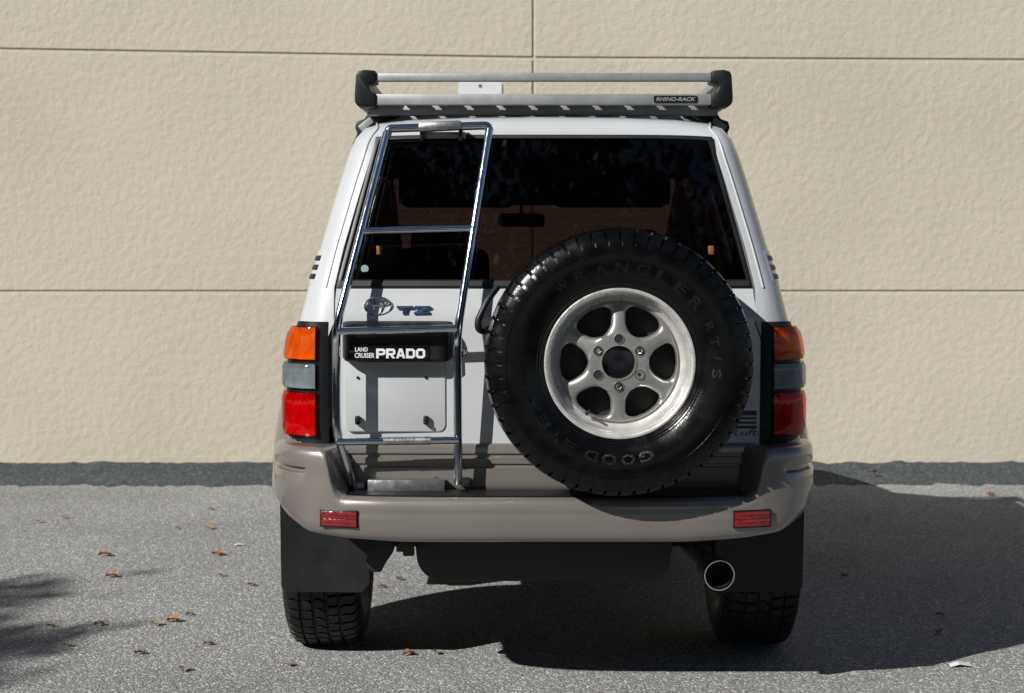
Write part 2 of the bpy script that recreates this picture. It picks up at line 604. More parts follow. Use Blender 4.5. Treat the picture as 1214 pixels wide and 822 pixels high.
stations = [YR + t for t in (0, .003, .010, .022, .038, .058, .082, .12)] + [5.06, 5.10, 5.15, 5.20, 5.25]
y = 5.30
while y < 9.0:
    stations.append(round(y, 3)); y += 0.05
stations += [9.02, 9.035, 9.044, 9.049]
body_w, body_b, glass_s, glass_w, trimm = MB(), MB(), {}, MB(), MB()
def side_win(ym, j):
    if not (7 <= j <= 10):
        return None
    for k, (a_, b_) in enumerate(((5.55, 6.2), (6.3, 7.0), (7.1, 7.78))):
        if a_ < ym < b_:
            return k
    return None
for sgn in (1, -1):
    for i in range(len(stations) - 1):
        y0, y1 = stations[i], stations[i + 1]
        ym = (y0 + y1) / 2
        for j in range(NP - 1):
            q = [body_pt(j, y0), body_pt(j + 1, y0), body_pt(j + 1, y1), body_pt(j, y1)]
            q = [Vector((p.x * sgn, p.y, p.z)) for p in q]
            k = side_win(ym, j)
            if k is not None:
                tgt = glass_s.setdefault((k, sgn), MB())
            elif 7.15 < ym < 8.1 and j >= 12:
                tgt = glass_w
            elif j < 3 or (j < 4 and ym < 5.04):
                tgt = body_b
            else:
                tgt = body_w
            tgt.add(q, [(0, 1, 2, 3)])
            if j >= 4 and 4.93 < y0 < 7.1 and k is None:
                qq = [body_pt(a_, b_, 0.03) for a_, b_ in ((j, y0), (j + 1, y0), (j + 1, y1), (j, y1))]
                trimm.add([Vector((p.x * sgn, p.y, p.z - (0.03 if j > 11 else 0))) for p in qq], [(0, 1, 2, 3)])
# close the nose
nose = MB()
rows = []
for sgn in (1,):
    ring = [body_pt(j, 9.049) for j in range(NP)]
    rows = [[Vector((p.x * s_, p.y, p.z)) for s_ in (1, .5, 0, -.5, -1)] for p in ring]
body_w.grid(rows)
body = part('body', body_w, M['white'], car, sharp=40)
part('lower_cladding', body_b, M['bronze'], car, sharp=40)
for (k, sgn), m_ in glass_s.items():
    part('side_window', m_, M['glass_side'], car)
part('windscreen', glass_w, M['glass_front'], car)
part('interior_trim', trimm, M['trim'], car)

# black rubber seal in the tailgate opening
mb = MB()
for sgn in (1, -1):
    rows = []
    for j in range(3, NP):
        p = body_pt(j, YR)
        rows.append([(p.x * sgn, p.y + .002, p.z), (max(0, (p.x - .03)) * sgn, p.y + .012, p.z - (.03 if j > 12 else 0)), (max(0, (p.x - .035)) * sgn, p.y + .09, p.z - (.035 if j > 12 else 0))])
    mb.grid(rows)
part('door_seal', mb, M['seal'], car)

# roof drip seam: a thin raised line over the corner and down the pillar
for sgn in (1, -1):
    seq = [(14, t) for t in (7.1, 6.6, 6.0, 5.6, 5.25, 5.1, 5.02, 4.96, 4.93)] + [(13, 4.910), (12, 4.905), (11, 4.904), (10, 4.904), (9, 4.904), (8, 4.904)]
    pts = []
    for j, t in seq:
        p = body_pt(j, t)
        pts.append((sgn * (p.x + (.012 if j == 14 else .001)), p.y, p.z + .001))
    part('roof_seam', MB().tube(arc_path(pts, .03, 3), 0.0034, 8), M['white'], car)

# floor, underbody
mb = MB()
mb.box((0, 6.9, .60), (1.42, 4.05, .06), .01)
part('floor_pan', mb, M['dark'], car)
mb = MB()
for s_ in (-1, 1):
    mb.box((s_ * .48, 7.05, .50), (.09, 3.5, .12), .01)
mb.box((0, 5.00, .63), (1.0, .10, .10), .01)
part('chassis_frame', mb, M['dark'], car)

# inner wheel wells so that no light leaks into the cabin
for s_ in (-1, 1):
    for ya in (AX_R, AX_F):
        rows = []
        for k in range(13):
            a = R(26 + 128 * k / 12)
            rows.append([(s_ * .80, ya + .455 * math.cos(a), .40 + .455 * math.sin(a)), (s_ * .52, ya + .455 * math.cos(a), .40 + .455 * math.sin(a))])
        part('wheel_well', MB().grid(rows), M['dark'], car)

# ---- bronze wheel arch flares --------------------------------------
for s_ in (-1, 1):
    for ya in (AX_R, AX_F):
        mb = MB()
        rows = []
        for k in range(31):
            a = R(-6 + 192 * k / 30)
            row = []
            for rad, xo in ((.585, .0), (.57, .030), (.545, .058), (.50, .075), (.465, .078), (.452, .068), (.45, -.02)):
                yy = ya + rad * math.cos(a)
                zz = max(.62 if yy < 5.4 else .47, .40 + rad * math.sin(a))
                base = interp(zz, [.45, .6, .81, 1.0, 1.1], [.79, .80, .803, .80, .79]) * fac(yy)
                row.append((s_ * (base - .006 + xo), yy, zz))
            rows.append(row)
        mb.grid(rows)
        part('wheel_arch_flare', mb, M['bronze'], car, sharp=60)

# ---- tail lamps ----------------------------------------------------
def plan(s, z, off):
    """point on the rear corner: s 0..1 from the tailgate edge round to the side"""
    x0, r = 0.683, 0.117
    straight, arc_l = 0.021, r * math.pi / 2
    L = straight + arc_l + 0.035
    d = s * L
    bul = interp(z, [.81, .95, 1.06, 1.13, 1.18], [0, 0, -.003, -.015, -.035])
    if d < straight:
        x, y_, nx, ny = x0 - straight + d, YR, 0, -1
    elif d < straight + arc_l:
        a = (d - straight) / r
        x, y_, nx, ny = x0 + r * math.sin(a), YR + r * (1 - math.cos(a)), math.sin(a), -math.cos(a)
    else:
        e = d - straight - arc_l
        x, y_, nx, ny = x0 + r + e * .1, YR + r + e, 1, 0
    x += bul * min(1, max(0, (s - .1) / .7))
    return Vector((x + nx * off, y_ + ny * off, z))
def lamp_patch(s0, s1, z0, z1, off, depth, ns=16, nz=10, rz=0.008, topcut=0.0):
    """pillow shaped pane with closed rim"""
    mb_ = MB()
    rows = []
    for i in range(nz + 1):
        tz = i / nz
        row = []
        for k in range(ns + 1):
            ts = k / ns
            z = z0 + (z1 - z0) * tz
            if topcut:
                z -= topcut * tz * max(0, (ts - .55) / .45) ** 2
            e = min(1, min(ts, 1 - ts) * ns / 1.5) * min(1, min(tz, 1 - tz) * nz / 1.5)
            row.append((s0 + (s1 - s0) * ts, z, off - rz * (1 - e)))
        rows.append(row)
    f_ = [[plan(a, z, o) for a, z, o in r_] for r_ in rows]
    mb_.grid(f_)
    # rim going back into the housing
    loop = [rows[0][k] for k in range(ns + 1)] + [rows[i][ns] for i in range(1, nz + 1)] + [rows[nz][k] for k in range(ns - 1, -1, -1)] + [rows[i][0] for i in range(nz - 1, 0, -1)]
    mb_.grid([[plan(a, z, o) for a, z, o in loop], [plan(a, z, o - depth) for a, z, o in loop]], closed_v=True)
    return mb_
def mirror(mb_, s_):
    r_ = MB()
    r_.v = [(p[0] * s_, p[1], p[2]) for p in mb_.v]
    r_.f = list(mb_.f)
    return r_
for s_ in (-1, 1):
    lamp = part('tail_lamp', mirror(lamp_patch(0.0, .97, .798, 1.182, .006, .03, rz=.006, topcut=.012), s_), M['black_plastic'], car)
    for nm, z0, z1, mm, tcut in (('turn_signal_lens', 1.064, 1.168, 'lens_amber', .014), ('reverse_lens', .975, 1.056, 'lens_clear', 0), ('brake_lens', .830, .966, 'lens_red', 0)):
        part('lamp_reflector', mirror(lamp_patch(.16, .94, z0 + .003, z1 - .003, .0085, .002, rz=-.006, topcut=tcut), s_), M['reflector'], lamp)
        part(nm, mirror(lamp_patch(.145, .955, z0, z1, .022, .014, rz=.007, topcut=tcut), s_), M[mm], lamp)

# ---- louvre vents on the rear quarters -----------------------------
def surf(t, z, off):
    for j in range(3, 13):
        p, q = body_pt(j, t), body_pt(j + 1, t)
        if p.z <= z <= q.z:
            k = (z - p.z) / (q.z - p.z)
            a_ = p.lerp(q, k)
            p2, q2 = body_pt(j, t + .004), body_pt(j + 1, t + .004)
            d1 = (p2.lerp(q2, k) - a_); d2 = (q - p)
            n = d1.cross(d2).normalized()
            if n.x < 0: n = -n
            return a_ + n * off
for s_ in (-1, 1):
    def qpt(u, v, off):
        p = surf(4.925 + u * .125, 1.290 + v * .118, off)
        return Vector((p.x * s_, p.y, p.z))
    n_ = 10
    rows = []
    for i in range(n_ + 1):
        rows.append([qpt(k / n_, i / n_, .0025 if 0 < i < n_ and 0 < k < n_ else -.002) for k in range(n_ + 1)])
    vent = part('quarter_vent', MB().grid(rows), M['white'], car, sharp=50)
    for v in (.16, .40, .64):
        mb = MB()
        mb.grid([[qpt(.12 + .5 * k / 6, v + e, o_) for k in range(7)] for e, o_ in ((0, .001), (.03, .0055), (.12, .005), (.17, .001))])
        part('louvre', mb, M['black_plastic'], vent)

# ---- tailgate ------------------------------------------------------
def gate_y(x, z):
    return YR - .008 + .012 * (x / .66) ** 2 + lean(z)
def gate_hw(z):
    h = interp(z, [.60, 1.16, 1.20, 1.29], [.650, .650, .647, .638])
    if z < .70:
        d = (.70 - z) / .04
        h -= .04 * (1 - math.sqrt(max(0, 1 - min(1, d) ** 2)))
    return h
def gate_sheet(zs, yoff, hwf=None, th=.03, nx=40, offs=None, yfun=gate_y):
    mb_ = MB()
    rows = []
    for i, z in enumerate(zs):
        hw = (hwf or gate_hw)(z)
        o = yoff + (offs[i] if offs else 0)
        xo = .011 * min(1, max(0, (1.25 - z) / .1))
        rows.append([(hw * u + xo, yfun(hw * u, z) - o, z) for u in [-1 + 2 * k / nx for k in range(nx + 1)]])
    mb_.grid(rows)
    loop = rows[0] + [r_[-1] for r_ in rows[1:]] + rows[-1][-2::-1] + [r_[0] for r_ in rows[-2:0:-1]]
    mb_.grid([loop, [(p[0] * .998, p[1] + th, p[2]) for p in loop]], closed_v=True)
    return mb_
zs = [.80 + .486 * k / 24 for k in range(25)]
gate = part('tailgate', gate_sheet(zs, 0), M['white'], car, sharp=40)
zz, oo = [], []
for z, o in ((.661, -.006), (.664, 0), (.668, .004), (.680, .007), (.70, .008), (.735, .008), (.7375, .002), (.7455, .002), (.748, .008), (.766, .008), (.7685, .002), (.7765, .002), (.779, .008),
             (.800, .008), (.806, .006), (.8095, .001)):
    zz.append(z); oo.append(o)
def trim_hw(z):
    return gate_hw(z) - .012 - (.012 if z < .667 or z > .807 else 0)
part('lower_trim', gate_sheet(zz, .002, trim_hw, offs=oo), M['bronze'], gate, sharp=35)

# embossed seat for the licence plate, with its holes and rubber stops
a, b = W(408, 512, 4.89), W(528, 424, 4.89)
mb = MB()
mb.prism(rrect(a.x, b.x, a.z, b.z + .03, .022), gate_y(-.3, .9) - .0045, gate_y(-.3, .9) + .01, bev=.0025)
part('plate_seat', mb, M['white'], gate)
for px_ in (424, 505):
    c = W(px_, 448, 4.885)
    mb = MB().lathe([(-.002, 0), (-.002, .0035), (.0, .0045), (.006, .0045)], (c.x, gate_y(-.3, .9) - .007, c.z), 'y', 14)
    part('plate_hole', mb, M['black_gloss'], gate)
    c = W(px_, 498, 4.885)
    mb = MB().box((c.x, gate_y(-.3, .9) - .014, c.z), (.016, .016, .026), .004)
    mb.box((c.x, gate_y(-.3, .9) - .024, c.z - .008), (.012, .010, .010), .003)
    part('rubber_stop', mb, M['black_plastic'], gate)

# black garnish over the plate, with its name strip
a, b = W(404, 430, 4.83), W(536, 381, 4.88)
mb = MB()
yg = gate_y(-.3, 1.05)
prof = [(0.004, b.z), (-.014, b.z), (-.040, b.z - .009), (-.058, b.z - .020), (-.066, b.z - .030), (-.0645, b.z - .036), (-.058, b.z - .044), (-.0575, b.z - .060), (-.0595, a.z + .010), (-.055, a.z + .002), (-.045, a.z), (.004, a.z)]
rows = []
for k in range(33):
    u = k / 32
    e = min(u, 1 - u) / .10
    sc = 1 if e >= 1 else math.sqrt(1 - (1 - e) ** 2)
    rows.append([(a.x + (b.x - a.x) * u, yg + y_ * (.25 + .75 * sc) + .004 * (1 - sc), z + ((b.z - .03) - z) * .12 * (1 - sc)) for y_, z in prof])
mb.grid(rows)
for rr_ in (rows[0], rows[-1]):
    o_ = len(mb.v)
    mb.v += [tuple(p) for p in rr_]
    mb.f.append(tuple(range(o_, o_ + len(rr_))))
garn = part('plate_garnish', mb, M['black_plastic'], car, sharp=30)
a2, b2 = W(413, 428, 4.83), W(508.5, 408, 4.83)
mb = MB().prism(rrect(a2.x, b2.x, a2.z, b2.z, .004), yg - .0625, yg - .052, bev=.0012)
part('name_strip', mb, M['black_gloss'], garn)
ys = yg - .0627
for s_, x0p, x1p, yb, yt, off in (('LAND', 421, 436, 417, 412, .02), ('CRUISER', 420.5, 444, 424.5, 418.7, .02), ('PRADO', 446, 504, 425, 413.5, .028)):
    p, q = W(x0p, yb, 4.83), W(x1p, yt, 4.83)
    if s_ == 'PRADO':
        w_, t_ = .27, .25
        box_ = lambda x0_, z0_, x1_, z1_: [(x0_, z0_), (x1_, z0_), (x1_, z1_), (x0_, z1_)]
        bow = [(.76, 1), (1, .80), (1, .20), (.76, 0), (.76, t_), (.74, t_ + .02), (.74, 1 - t_ - .02), (.76, 1 - t_)]
        pp = [box_(0, 0, w_, 1), box_(w_, 1 - t_, .76, 1), box_(w_, .32, .76, .32 + t_ * .85), [(.76, 1), (1, .86), (1, .46), (.76, .32), (.76, .32 + t_ * .85), (.74, .55), (.74, .73), (.76, 1 - t_)]]
        glyphs = {'P': pp, 'R': pp + [[(.42, .318), (.72, .318), (1, 0), (.68, 0)]],
                  'A': [[(0, 0), (.27, 0), (.5, .72), (.5, 1), (.33, 1)], [(1, 0), (.73, 0), (.5, .72), (.5, 1), (.67, 1)], [(.335, .18), (.665, .18), (.60, .38), (.40, .38)]],
                  'D': [box_(0, 0, w_, 1), box_(w_, 1 - t_, .76, 1), box_(w_, 0, .76, t_), bow],
                  'O': [bow, [(1 - u_, v_) for u_, v_ in bow], box_(.24, 1 - t_, .76, 1), box_(.24, 0, .76, t_)]}
        cw = (q.x - p.x) / 5.32
        for n_i, ch in enumerate(s_):
            lm = MB()
            for poly in glyphs[ch]:
                lm.prism([(p.x + (n_i * 1.08 + u_) * cw, p.z + v_ * (q.z - p.z)) for u_, v_ in poly], ys - .0016, ys + .0004)
            part('letter', lm, M['print_white'], garn, smooth=False)
        continue
    vs, fs = text_fit(s_, p.x, q.x, p.z, q.z, ys, .0015, off)
    part('lettering', MB().add(vs, fs), M['print_white'], garn, smooth=False)

# chrome oval emblem and TZ letters
c = W(447.5, 363.5, 4.885)
ye = gate_y(c.x, c.z) - .005
def ellipse_tube(cx, cz, rx, rz_, r, n=40):
    mb_ = MB()
    rings = []
    for k in range(n):
        a_ = 2 * math.pi * k / n
        p_ = Vector((cx + rx * math.cos(a_), ye, cz + rz_ * math.sin(a_)))
        nrm = Vector((math.cos(a_) / rx, 0, math.sin(a_) / rz_)).normalized()
        rings.append([p_ + nrm * (r * math.cos(t)) + Vector((0, -r * 0.9 * math.sin(t), 0)) for t in [2 * math.pi * q / 8 for q in range(8)]])
    mb_.grid(rings, closed_u=True, closed_v=True)
    return mb_
emb = part('emblem', ellipse_tube(c.x, c.z, .0405, .027, .0034), M['chrome'], car)
part('emblem_oval', ellipse_tube(c.x, c.z - .001, .0135, .0245, .0028), M['chrome'], emb)
part('emblem_oval', ellipse_tube(c.x, c.z + .0125, .030, .0105, .0026), M['chrome'], emb)
for s_, x0p, x1p in (('T', 470, 489.5), ('Z', 490.5, 510)):
    p, q = W(x0p, 373, 4.885), W(x1p, 363, 4.885)
    w_, h_ = q.x - p.x, q.z - p.z
    if s_ == 'T':
        poly = [(0, .72), (0, 1), (1, 1), (1, .72), (.66, .72), (.66, 0), (.36, 0), (.36, .72)]
    else:
        poly = [(0, 0), (0, .30), (.58, .72), (.04, .72), (.04, 1), (1, 1), (1, .72), (.44, .28), (1, .28), (1, 0)]
    poly = [(p.x + u * w_, p.z + v * h_) for u, v in poly]
    y_ = gate_y(p.x, p.z)
    part('letter_badge', MB().prism(poly, y_ - .006, y_ + .002, bev=.0004), M['badge_blue'], gate)

# lock barrel and outside handle
c = W(549.5, 418.5, 4.885)
y_ = gate_y(c.x, c.z)
part('lock', MB().lathe([(-.001, .0), (-.001, .006), (-.006, .007), (-.007, .011), (.002, .013)], (c.x, y_ - .002, c.z), 'y', 20), M['chrome'], gate)
pts = arc_path([W(590, 340, 4.86), W(578, 356, 4.84), W(566.5, 380, 4.83), W(567, 391, 4.83), W(576, 394, 4.85), W(584, 386, 4.87)], .02)
part('grab_strap', MB().tube(pts, .0105, 10), M['black_plastic'], gate)
# stickers on the lower right of the gate
a, b = W(868, 509, 4.885), W(898, 488, 4.885)
for k, (z0, z1) in enumerate(((.74, 1.0), (.52, .64), (.27, .40), (0, .16))):
    y_ = gate_y(.64, .85)
    part('stripe_decal', MB().prism([(a.x + (.0 if k else .012), a.z + (b.z - a.z) * z0), (b.x, a.z + (b.z - a.z) * z0), (b.x, a.z + (b.z - a.z) * z1), (a.x + (.0 if k else .012), a.z + (b.z - a.z) * z1)], y_ - .0022, y_ + .004), M['decal'], gate, smooth=False)
p, q = W(870, 517, 4.885), W(899, 509.5, 4.885)
vs, fs = text_fit('Luft', p.x, q.x, p.z, q.z, gate_y(.64, .82) - .0015, .001, .0, .3)
part('script_decal', MB().add(vs, fs), M['decal'], gate, smooth=False)

# ---- rear window ---------------------------------------------------
def win_hw(z):
    return interp(z, [1.29, 1.75], [.634, .520])
def win_y(x, z):
    return YR + lean(z) + .012 * (x / .66) ** 2 - .004
zs = [1.2885 + (1.753 - 1.2885) * k / 12 for k in range(13)]
# rubber surround
mb = MB()
loop_o, loop_i, loop_f = [], [], []
def win_loop(ins, yo):
    z0, z1 = 1.2885 + ins, 1.755 - ins
    out = []
    for k in range(25):
        u = -1 + 2 * k / 24
        x = (win_hw(z0) - ins) * u
        out.append((x, win_y(x, z0) - yo, z0))
    for k in range(1, 13):
        z = z0 + (z1 - z0) * k / 12
        x = win_hw(z) - ins
        out.append((x, win_y(x, z) - yo, z - .006 * (k == 12)))
    for k in range(1, 25):
        u = 1 - 2 * k / 24
        x = (win_hw(z1) - ins) * u
        out.append((x, win_y(x, z1) - yo, z1 - .006 * abs(u) ** 6))
    for k in range(1, 12):
        z = z1 + (z0 - z1) * k / 12
        x = -(win_hw(z) - ins)
        out.append((x, win_y(x, z) - yo, z))
    return out
mb.grid([win_loop(-.006, -.01), win_loop(-.006, .004), win_loop(-.003, .006), win_loop(.005, .006), win_loop(.008, .001), win_loop(.010, -.012)], closed_v=True)
win = part('rear_window', mb, M['seal'], car, sharp=45)
mb = MB()
rows = []
for k in range(13):
    z = 1.300 + (1.745 - 1.300) * k / 12
    hw = win_hw(z) - .010
    rows.append([(hw * u, win_y(hw * u, z) - .0015, z) for u in [-1 + 2 * q / 20 for q in range(21)]])
mb.grid(rows)
part('pane', mb, M['glass_rear'], win)
mb = MB().grid([[(u * (win_hw(1.296) - .004), win_y(u * .63, z) - o_, z) for u in [-1 + q / 10 for q in range(21)]] for z, o_ in ((1.289, .001), (1.2905, .010), (1.307, .009), (1.311, .001))])
part('weatherstrip', mb, M['seal'], win)
# heater wires
mb = MB()
for k in range(13):
    z = 1.40 + k * .024
    hw = win_hw(z) - .05
    mb.grid([[(hw * u, win_y(hw * u, z) + .001, z + dz) for u in (-1, -.5, 0, .5, 1)] for dz in (0, .0011)])
part('heater_wire', mb, pbr('heater_wire_copper', (.35, .22, .10), .6), win)
c = W(431, 319, 4.90)
part('round_sticker', MB().lathe([(0, 0), (0, .012), (.001, .012)], (c.x, win_y(c.x, c.z) - .004, c.z), 'y', 20), M['teal'], win)

# ---- rear bumper ---------------------------------------------------
BP = [(0, 4.702), (.25, 4.705), (.45, 4.716), (.56, 4.732), (.64, 4.753), (.71, 4.781), (.765, 4.820), (.805, 4.875), (.832, 4.945), (.845, 5.03), (.850, 5.14), (.852, 5.26), (.853, 5.33)]
def smooth_path(P, n):
    out = []
    for i in range(len(P) - 1):
        p0, p1, p2, p3 = P[max(0, i - 1)], P[i], P[i + 1], P[min(len(P) - 1, i + 2)]
        for k in range(n):
            t = k / n
            out.append(tuple(.5 * (2 * p1[d] + (p2[d] - p0[d]) * t + (2 * p0[d] - 5 * p1[d] + 4 * p2[d] - p3[d]) * t * t + (-p0[d] + 3 * p1[d] - 3 * p2[d] + p3[d]) * t ** 3) for d in (0, 1)))
    out.append(P[-1])
    return out
bp_h = smooth_path(BP, 20)
path = [(-x, y_) for x, y_ in reversed(bp_h[1:])] + bp_h
def sstep(a_, b_, x):
    t = min(1, max(0, (x - a_) / (b_ - a_)))
    return t * t * (3 - 2 * t)
def bumper_row(i):
    x, y_ = path[i]
    a_ = path[max(0, i - 1)]; b_ = path[min(len(path) - 1, i + 1)]
    tx, ty = b_[0] - a_[0], b_[1] - a_[1]
    l = math.hypot(tx, ty)
    nx, ny = ty / l, -tx / l
    ax_ = abs(x)
    zt = interp(ax_, [.600, .615, .628, .638, .646, .653, .661, .675], [.668, .672, .685, .710, .745, .780, .802, .810])
    if y_ > 5.0: zt -= .02 * (y_ - 5.0) / .3
    zb = interp(ax_, [0, .42, .60, .72, .80, .84, .853], [.535, .533, .540, .551, .572, .60, .64])
    if y_ > 5.0: zb = interp(y_, [5.0, 5.33], [.60, .60])
    k = sstep(.715, .74, ax_) * (1 if y_ < 5.3 else 0)
    deep = -.07 - .10 * sstep(.61, .66, ax_)
    mid = (zt + zb) / 2
    rows_ = [(deep, zt - .004), (-.03, zt), (-.018, zt - .0015), (-.008, zt - .007), (-.002, zt - .016), (0, zt - .030)]
    for zg, og in ((.754, 0), (.750, -.001), (.747, -.016), (.735, -.016), (.7315, -.001), (.727, 0.001)):
        rows_.append((og * k, min(zg, zt - .034 - .0012 * len(rows_))))
    rows_ += [(.002, min(.70, mid + .005)), (.002, zb + .05), (0, zb + .035), (-.004, zb + .018), (-.012, zb + .006), (-.024, zb), (-.07, zb - .004)]
    # the face leans in towards the bottom round the corners
    tuck = .042 * sstep(.70, .84, ax_)
    out = []
    for o, z in rows_:
        tk = tuck * max(0, (.65 - z) / .10) ** 1.6 if z < .65 else 0
        out.append((x + nx * (o - tk), y_ + ny * (o - tk), z))
    return out
mb = MB().grid([bumper_row(i) for i in range(len(path))])
bump = part('rear_bumper', mb, M['bronze'], car, sharp=50)
# dark tread pad on the step of the bumper
rows = []
for i in range(len(path)):
    x, y_ = path[i]
    if abs(x) < .60:
        rows.append([(x, y_ + .028, .671), (x, y_ + .16, .671), (x, y_ + .16, .60)])
part('step_pad', MB().grid(rows), M['black_plastic'], bump)
for s_ in (-1, 1):
    ang = math.atan2(.0335, .13) * s_
    rot = Matrix.Rotation(ang, 3, 'Z')
    cpos = Vector((s_ * .6155, 4.7435, W(402, 614, 4.76).z))
    mb = MB().box(cpos, (.119, .012, .053), .002, rot)
    rf = part('reflector_bezel', mb, M['black_plastic'], bump)
    for dz in (-.0112, .0112):
        mb = MB().box(cpos + Vector((0, -.0035, dz)), (.112, .010, .0220), .002, rot)
        part('reflector', mb, M['refl_red'], bump)

# ---- front bumper (faces the wall) ---------------------------------
rows = []
for s_k in range(-12, 13):
    u = s_k / 12
    x = .86 * u
    y_ = 9.22 - .30 * abs(u) ** 5
    rows.append([(x, y_ - .25, .70), (x, y_ - .02, .69), (x, y_, .66), (x, y_, .50), (x, y_ - .03, .44), (x, y_ - .25, .43)])
part('front_bumper', MB().grid(rows), M['bronze'], car)
for s_ in (-1, 1):
    mb = MB().box((s_ * .60, 9.05, .86), (.34, .06, .15), .02)
    part('headlamp', mb, M['lens_clear'], car)
    mb = MB().box((s_ * .905, 7.60, 1.20), (.17, .09, .15), .03)
    mb.box((s_ * .83, 7.62, 1.14), (.10, .05, .05), .01)
    part('door_mirror', mb, M['white'], car)

# ---- wheels --------------------------------------------------------
PITCHES = 56
PHS = [0, .02, .13, .24, .26, .38, .5, .52, .63, .74, .76, .88]
def tyre(R0=.3885):
    """axis along y (negative y = outer side); tread blocks are geometry"""
    side = [(-.088, .206), (-.096, .2175), (-.1035, .2235), (-.118, .244), (-.128, .268), (-.1335, .292), (-.1335, .316), (-.1312, .332)]
    shoulder = [(-.1300, .3395), (-.1296, .3415), (-.1262, .353), (-.1215, .3650), (-.1160, .3742), (-.1120, .3775)]
    lats = [0, .008, .0165, .0180, .0270, .0285, .040, .052, .0605, .0620, .0700, .0715, .085, .098, .1075]
    lats = [-a_ for a_ in reversed(lats[1:])] + lats
    tread = [(l_, R0 - .0095 * abs(l_ / .1075) ** 3.2) for l_ in lats]
    prof = side + shoulder + tread + [(-a_, b_) for a_, b_ in reversed(shoulder)] + [(-a_, b_) for a_, b_ in reversed(side)]
    rings = []
    for pc in range(PITCHES):
        for f in PHS:
            ph = pc + f
            row = []
            for lat, r in prof:
                al = abs(lat)
                d = 0
                half = .5 if lat >= 0 else 0
                sl = (f + half) % 1
                sk = 0.0
                if r < .341 and al > .08:
                    d = 0
                elif al > .0705:
                    if .01 < sl < .25:
                        d = .011 if al < .125 else .0095
                    elif al < .11 and .34 < sl < .36 and al > .075:
                        d = .003
                elif al > .0610:
                    d = .0095
                elif al > .0280:
                    sk = (al - .028) * 7
                    if .01 < (f + half + .5) % 1 < .25: d = .008
                elif al > .0170:
                    d = .0095
                else:
                    sk = lat * 6
                    if .01 < (f + .5) % 1 < .25: d = .007
                a_ = 2 * math.pi * (ph + sk + (.28 * math.sin(al * 52) if al < .11 else .28 * math.sin(.11 * 52))) / PITCHES
                rr = r - d
                row.append((rr * math.cos(a_), lat, rr * math.sin(a_)))
            rings.append(row)
    return MB().grid(rings, closed_u=True)

def transform(mb_, fn):
    r_ = MB()
    r_.v = [tuple(fn(Vector(p))) for p in mb_.v]
    r_.f = list(mb_.f)
    return r_

def spoke_face():
    """six spoke disc facing -y, openings cut between the spokes"""
    mb_ = MB()
    ri, ro = .089, .1715
    rs = [.050, .058, .066, .074, .082, .088, .0915, .0925, .0945, .098, .104, .112, .122, .134, .146, .156, .163, .1675, .170, .1715, .175, .180]
    nv = 14
    def aopen(r):
        if r <= ri or r >= ro:
            return 0.0
        rm, hf = (ri + ro) / 2, (ro - ri) / 2
        e = abs(r - rm) / hf
        pw = 4.2
        cap = (1 - e ** pw) ** (1 / 2.4)
        wid = interp(r, [.09, .11, .14, .171], [.027, .0215, .0205, .0235])
        return (R(30) - math.asin(wid / r)) * cap
    def ydep(r):
        return interp(r, [.05, .08, .10, .13, .16, .18], [0, .0, .002, .007, .013, .018])
    for sp in range(6):
        th = R(90 + 60 * sp)
        rows = []
        for r in rs:
            ao = aopen(r)
            half = R(30) - ao
            row = []
            for k in range(nv + 1):
                v = -1 + 2 * k / nv
                a_ = th + v * half
                edge = (abs(v) ** 6) * .007 * (1 if ao > R(2) else 0) + (.0035 * (abs(v) ** 2) if ao > R(2) else 0)
                row.append((r * math.cos(a_), ydep(r) + edge, r * math.sin(a_)))
            rows.append(row)
        mb_.grid(rows)
        # spoke flanks run back into the wheel
        for kk in (0, nv):
            fl = [(p, r) for p, r in zip([q[kk] for q in rows], rs) if ri - .002 <= r <= ro + .002]
            mb_.grid([[p for p, r in fl], [(p[0], p[1] + .012, p[2]) for p, r in fl], [(p[0], p[1] + .032, p[2]) for p, r in fl]])
    return mb_

SP = W(732, 428.5, 4.72)          # middle of the spare tyre
FACE = SP.y - .078                # outer face of the spokes
spare = bpy.data.objects.new('spare_wheel', None)
COL.objects.link(spare)
spare.parent = car
spare.location = (SP.x, SP.y - CARO.y, SP.z)
def sp_part(name, mb_, mat, sharp=38, smooth=True):
    """coordinates relative to the spare's centre"""
    return link(name, mb_, mat, spare, sharp=sharp, smooth=smooth)
tyre_mb = tyre(.3925)
sp_part('tyre', tyre_mb, M['rubber_gloss'], sharp=28)
rings = MB()
for rad, lat in ((.2335, -.1115), (.329, -.1322), (.2405, -.1162)):
    rings.lathe([(lat + .001, rad - .0022), (lat - .0014, rad - .0006), (lat - .0014, rad + .0006), (lat + .001, rad + .0022)], (0, 0, 0), 'y', 96)
sp_part('sidewall_rib', rings, M['rubber_gloss'])
# raised lettering, tops outward, read clockwise
def arc_text(s, start, pitch, rad, h, wd):
    for i, ch in enumerate(s):
        if ch == ' ':
            continue
        vs, fs = text_mesh(ch, 1.0, .01, .03)
        ax_, bx_ = min(v.x for v in vs), max(v.x for v in vs)
        az_, bz_ = min(v.y for v in vs), max(v.y for v in vs)
        th = R(90 - (start + pitch * i))
        w_ = wd * (bx_ - ax_) / .62 if ch in 'I/' else wd
        out = []
        for v in vs:
            u = ((v.x - ax_) / max(1e-4, bx_ - ax_) - .5) * w_
            q = ((v.y - az_) / (bz_ - az_) - .5) * h
            r = rad + q
            a_ = th - u / rad
            lat = -interp(r, [.244, .268, .292, .316], [.118, .128, .1335, .1335])
            out.append((r * math.cos(a_), lat - (.0014 if v.z > 0 else -.002), r * math.sin(a_)))
        sp_part('raised_letter', MB().add(out, fs), M['letter'], smooth=False)
arc_text('WRANGLER', -37, 12.6, .278, .032, .040)
arc_text('RT/S', 67, 9.6, .278, .026, .028)
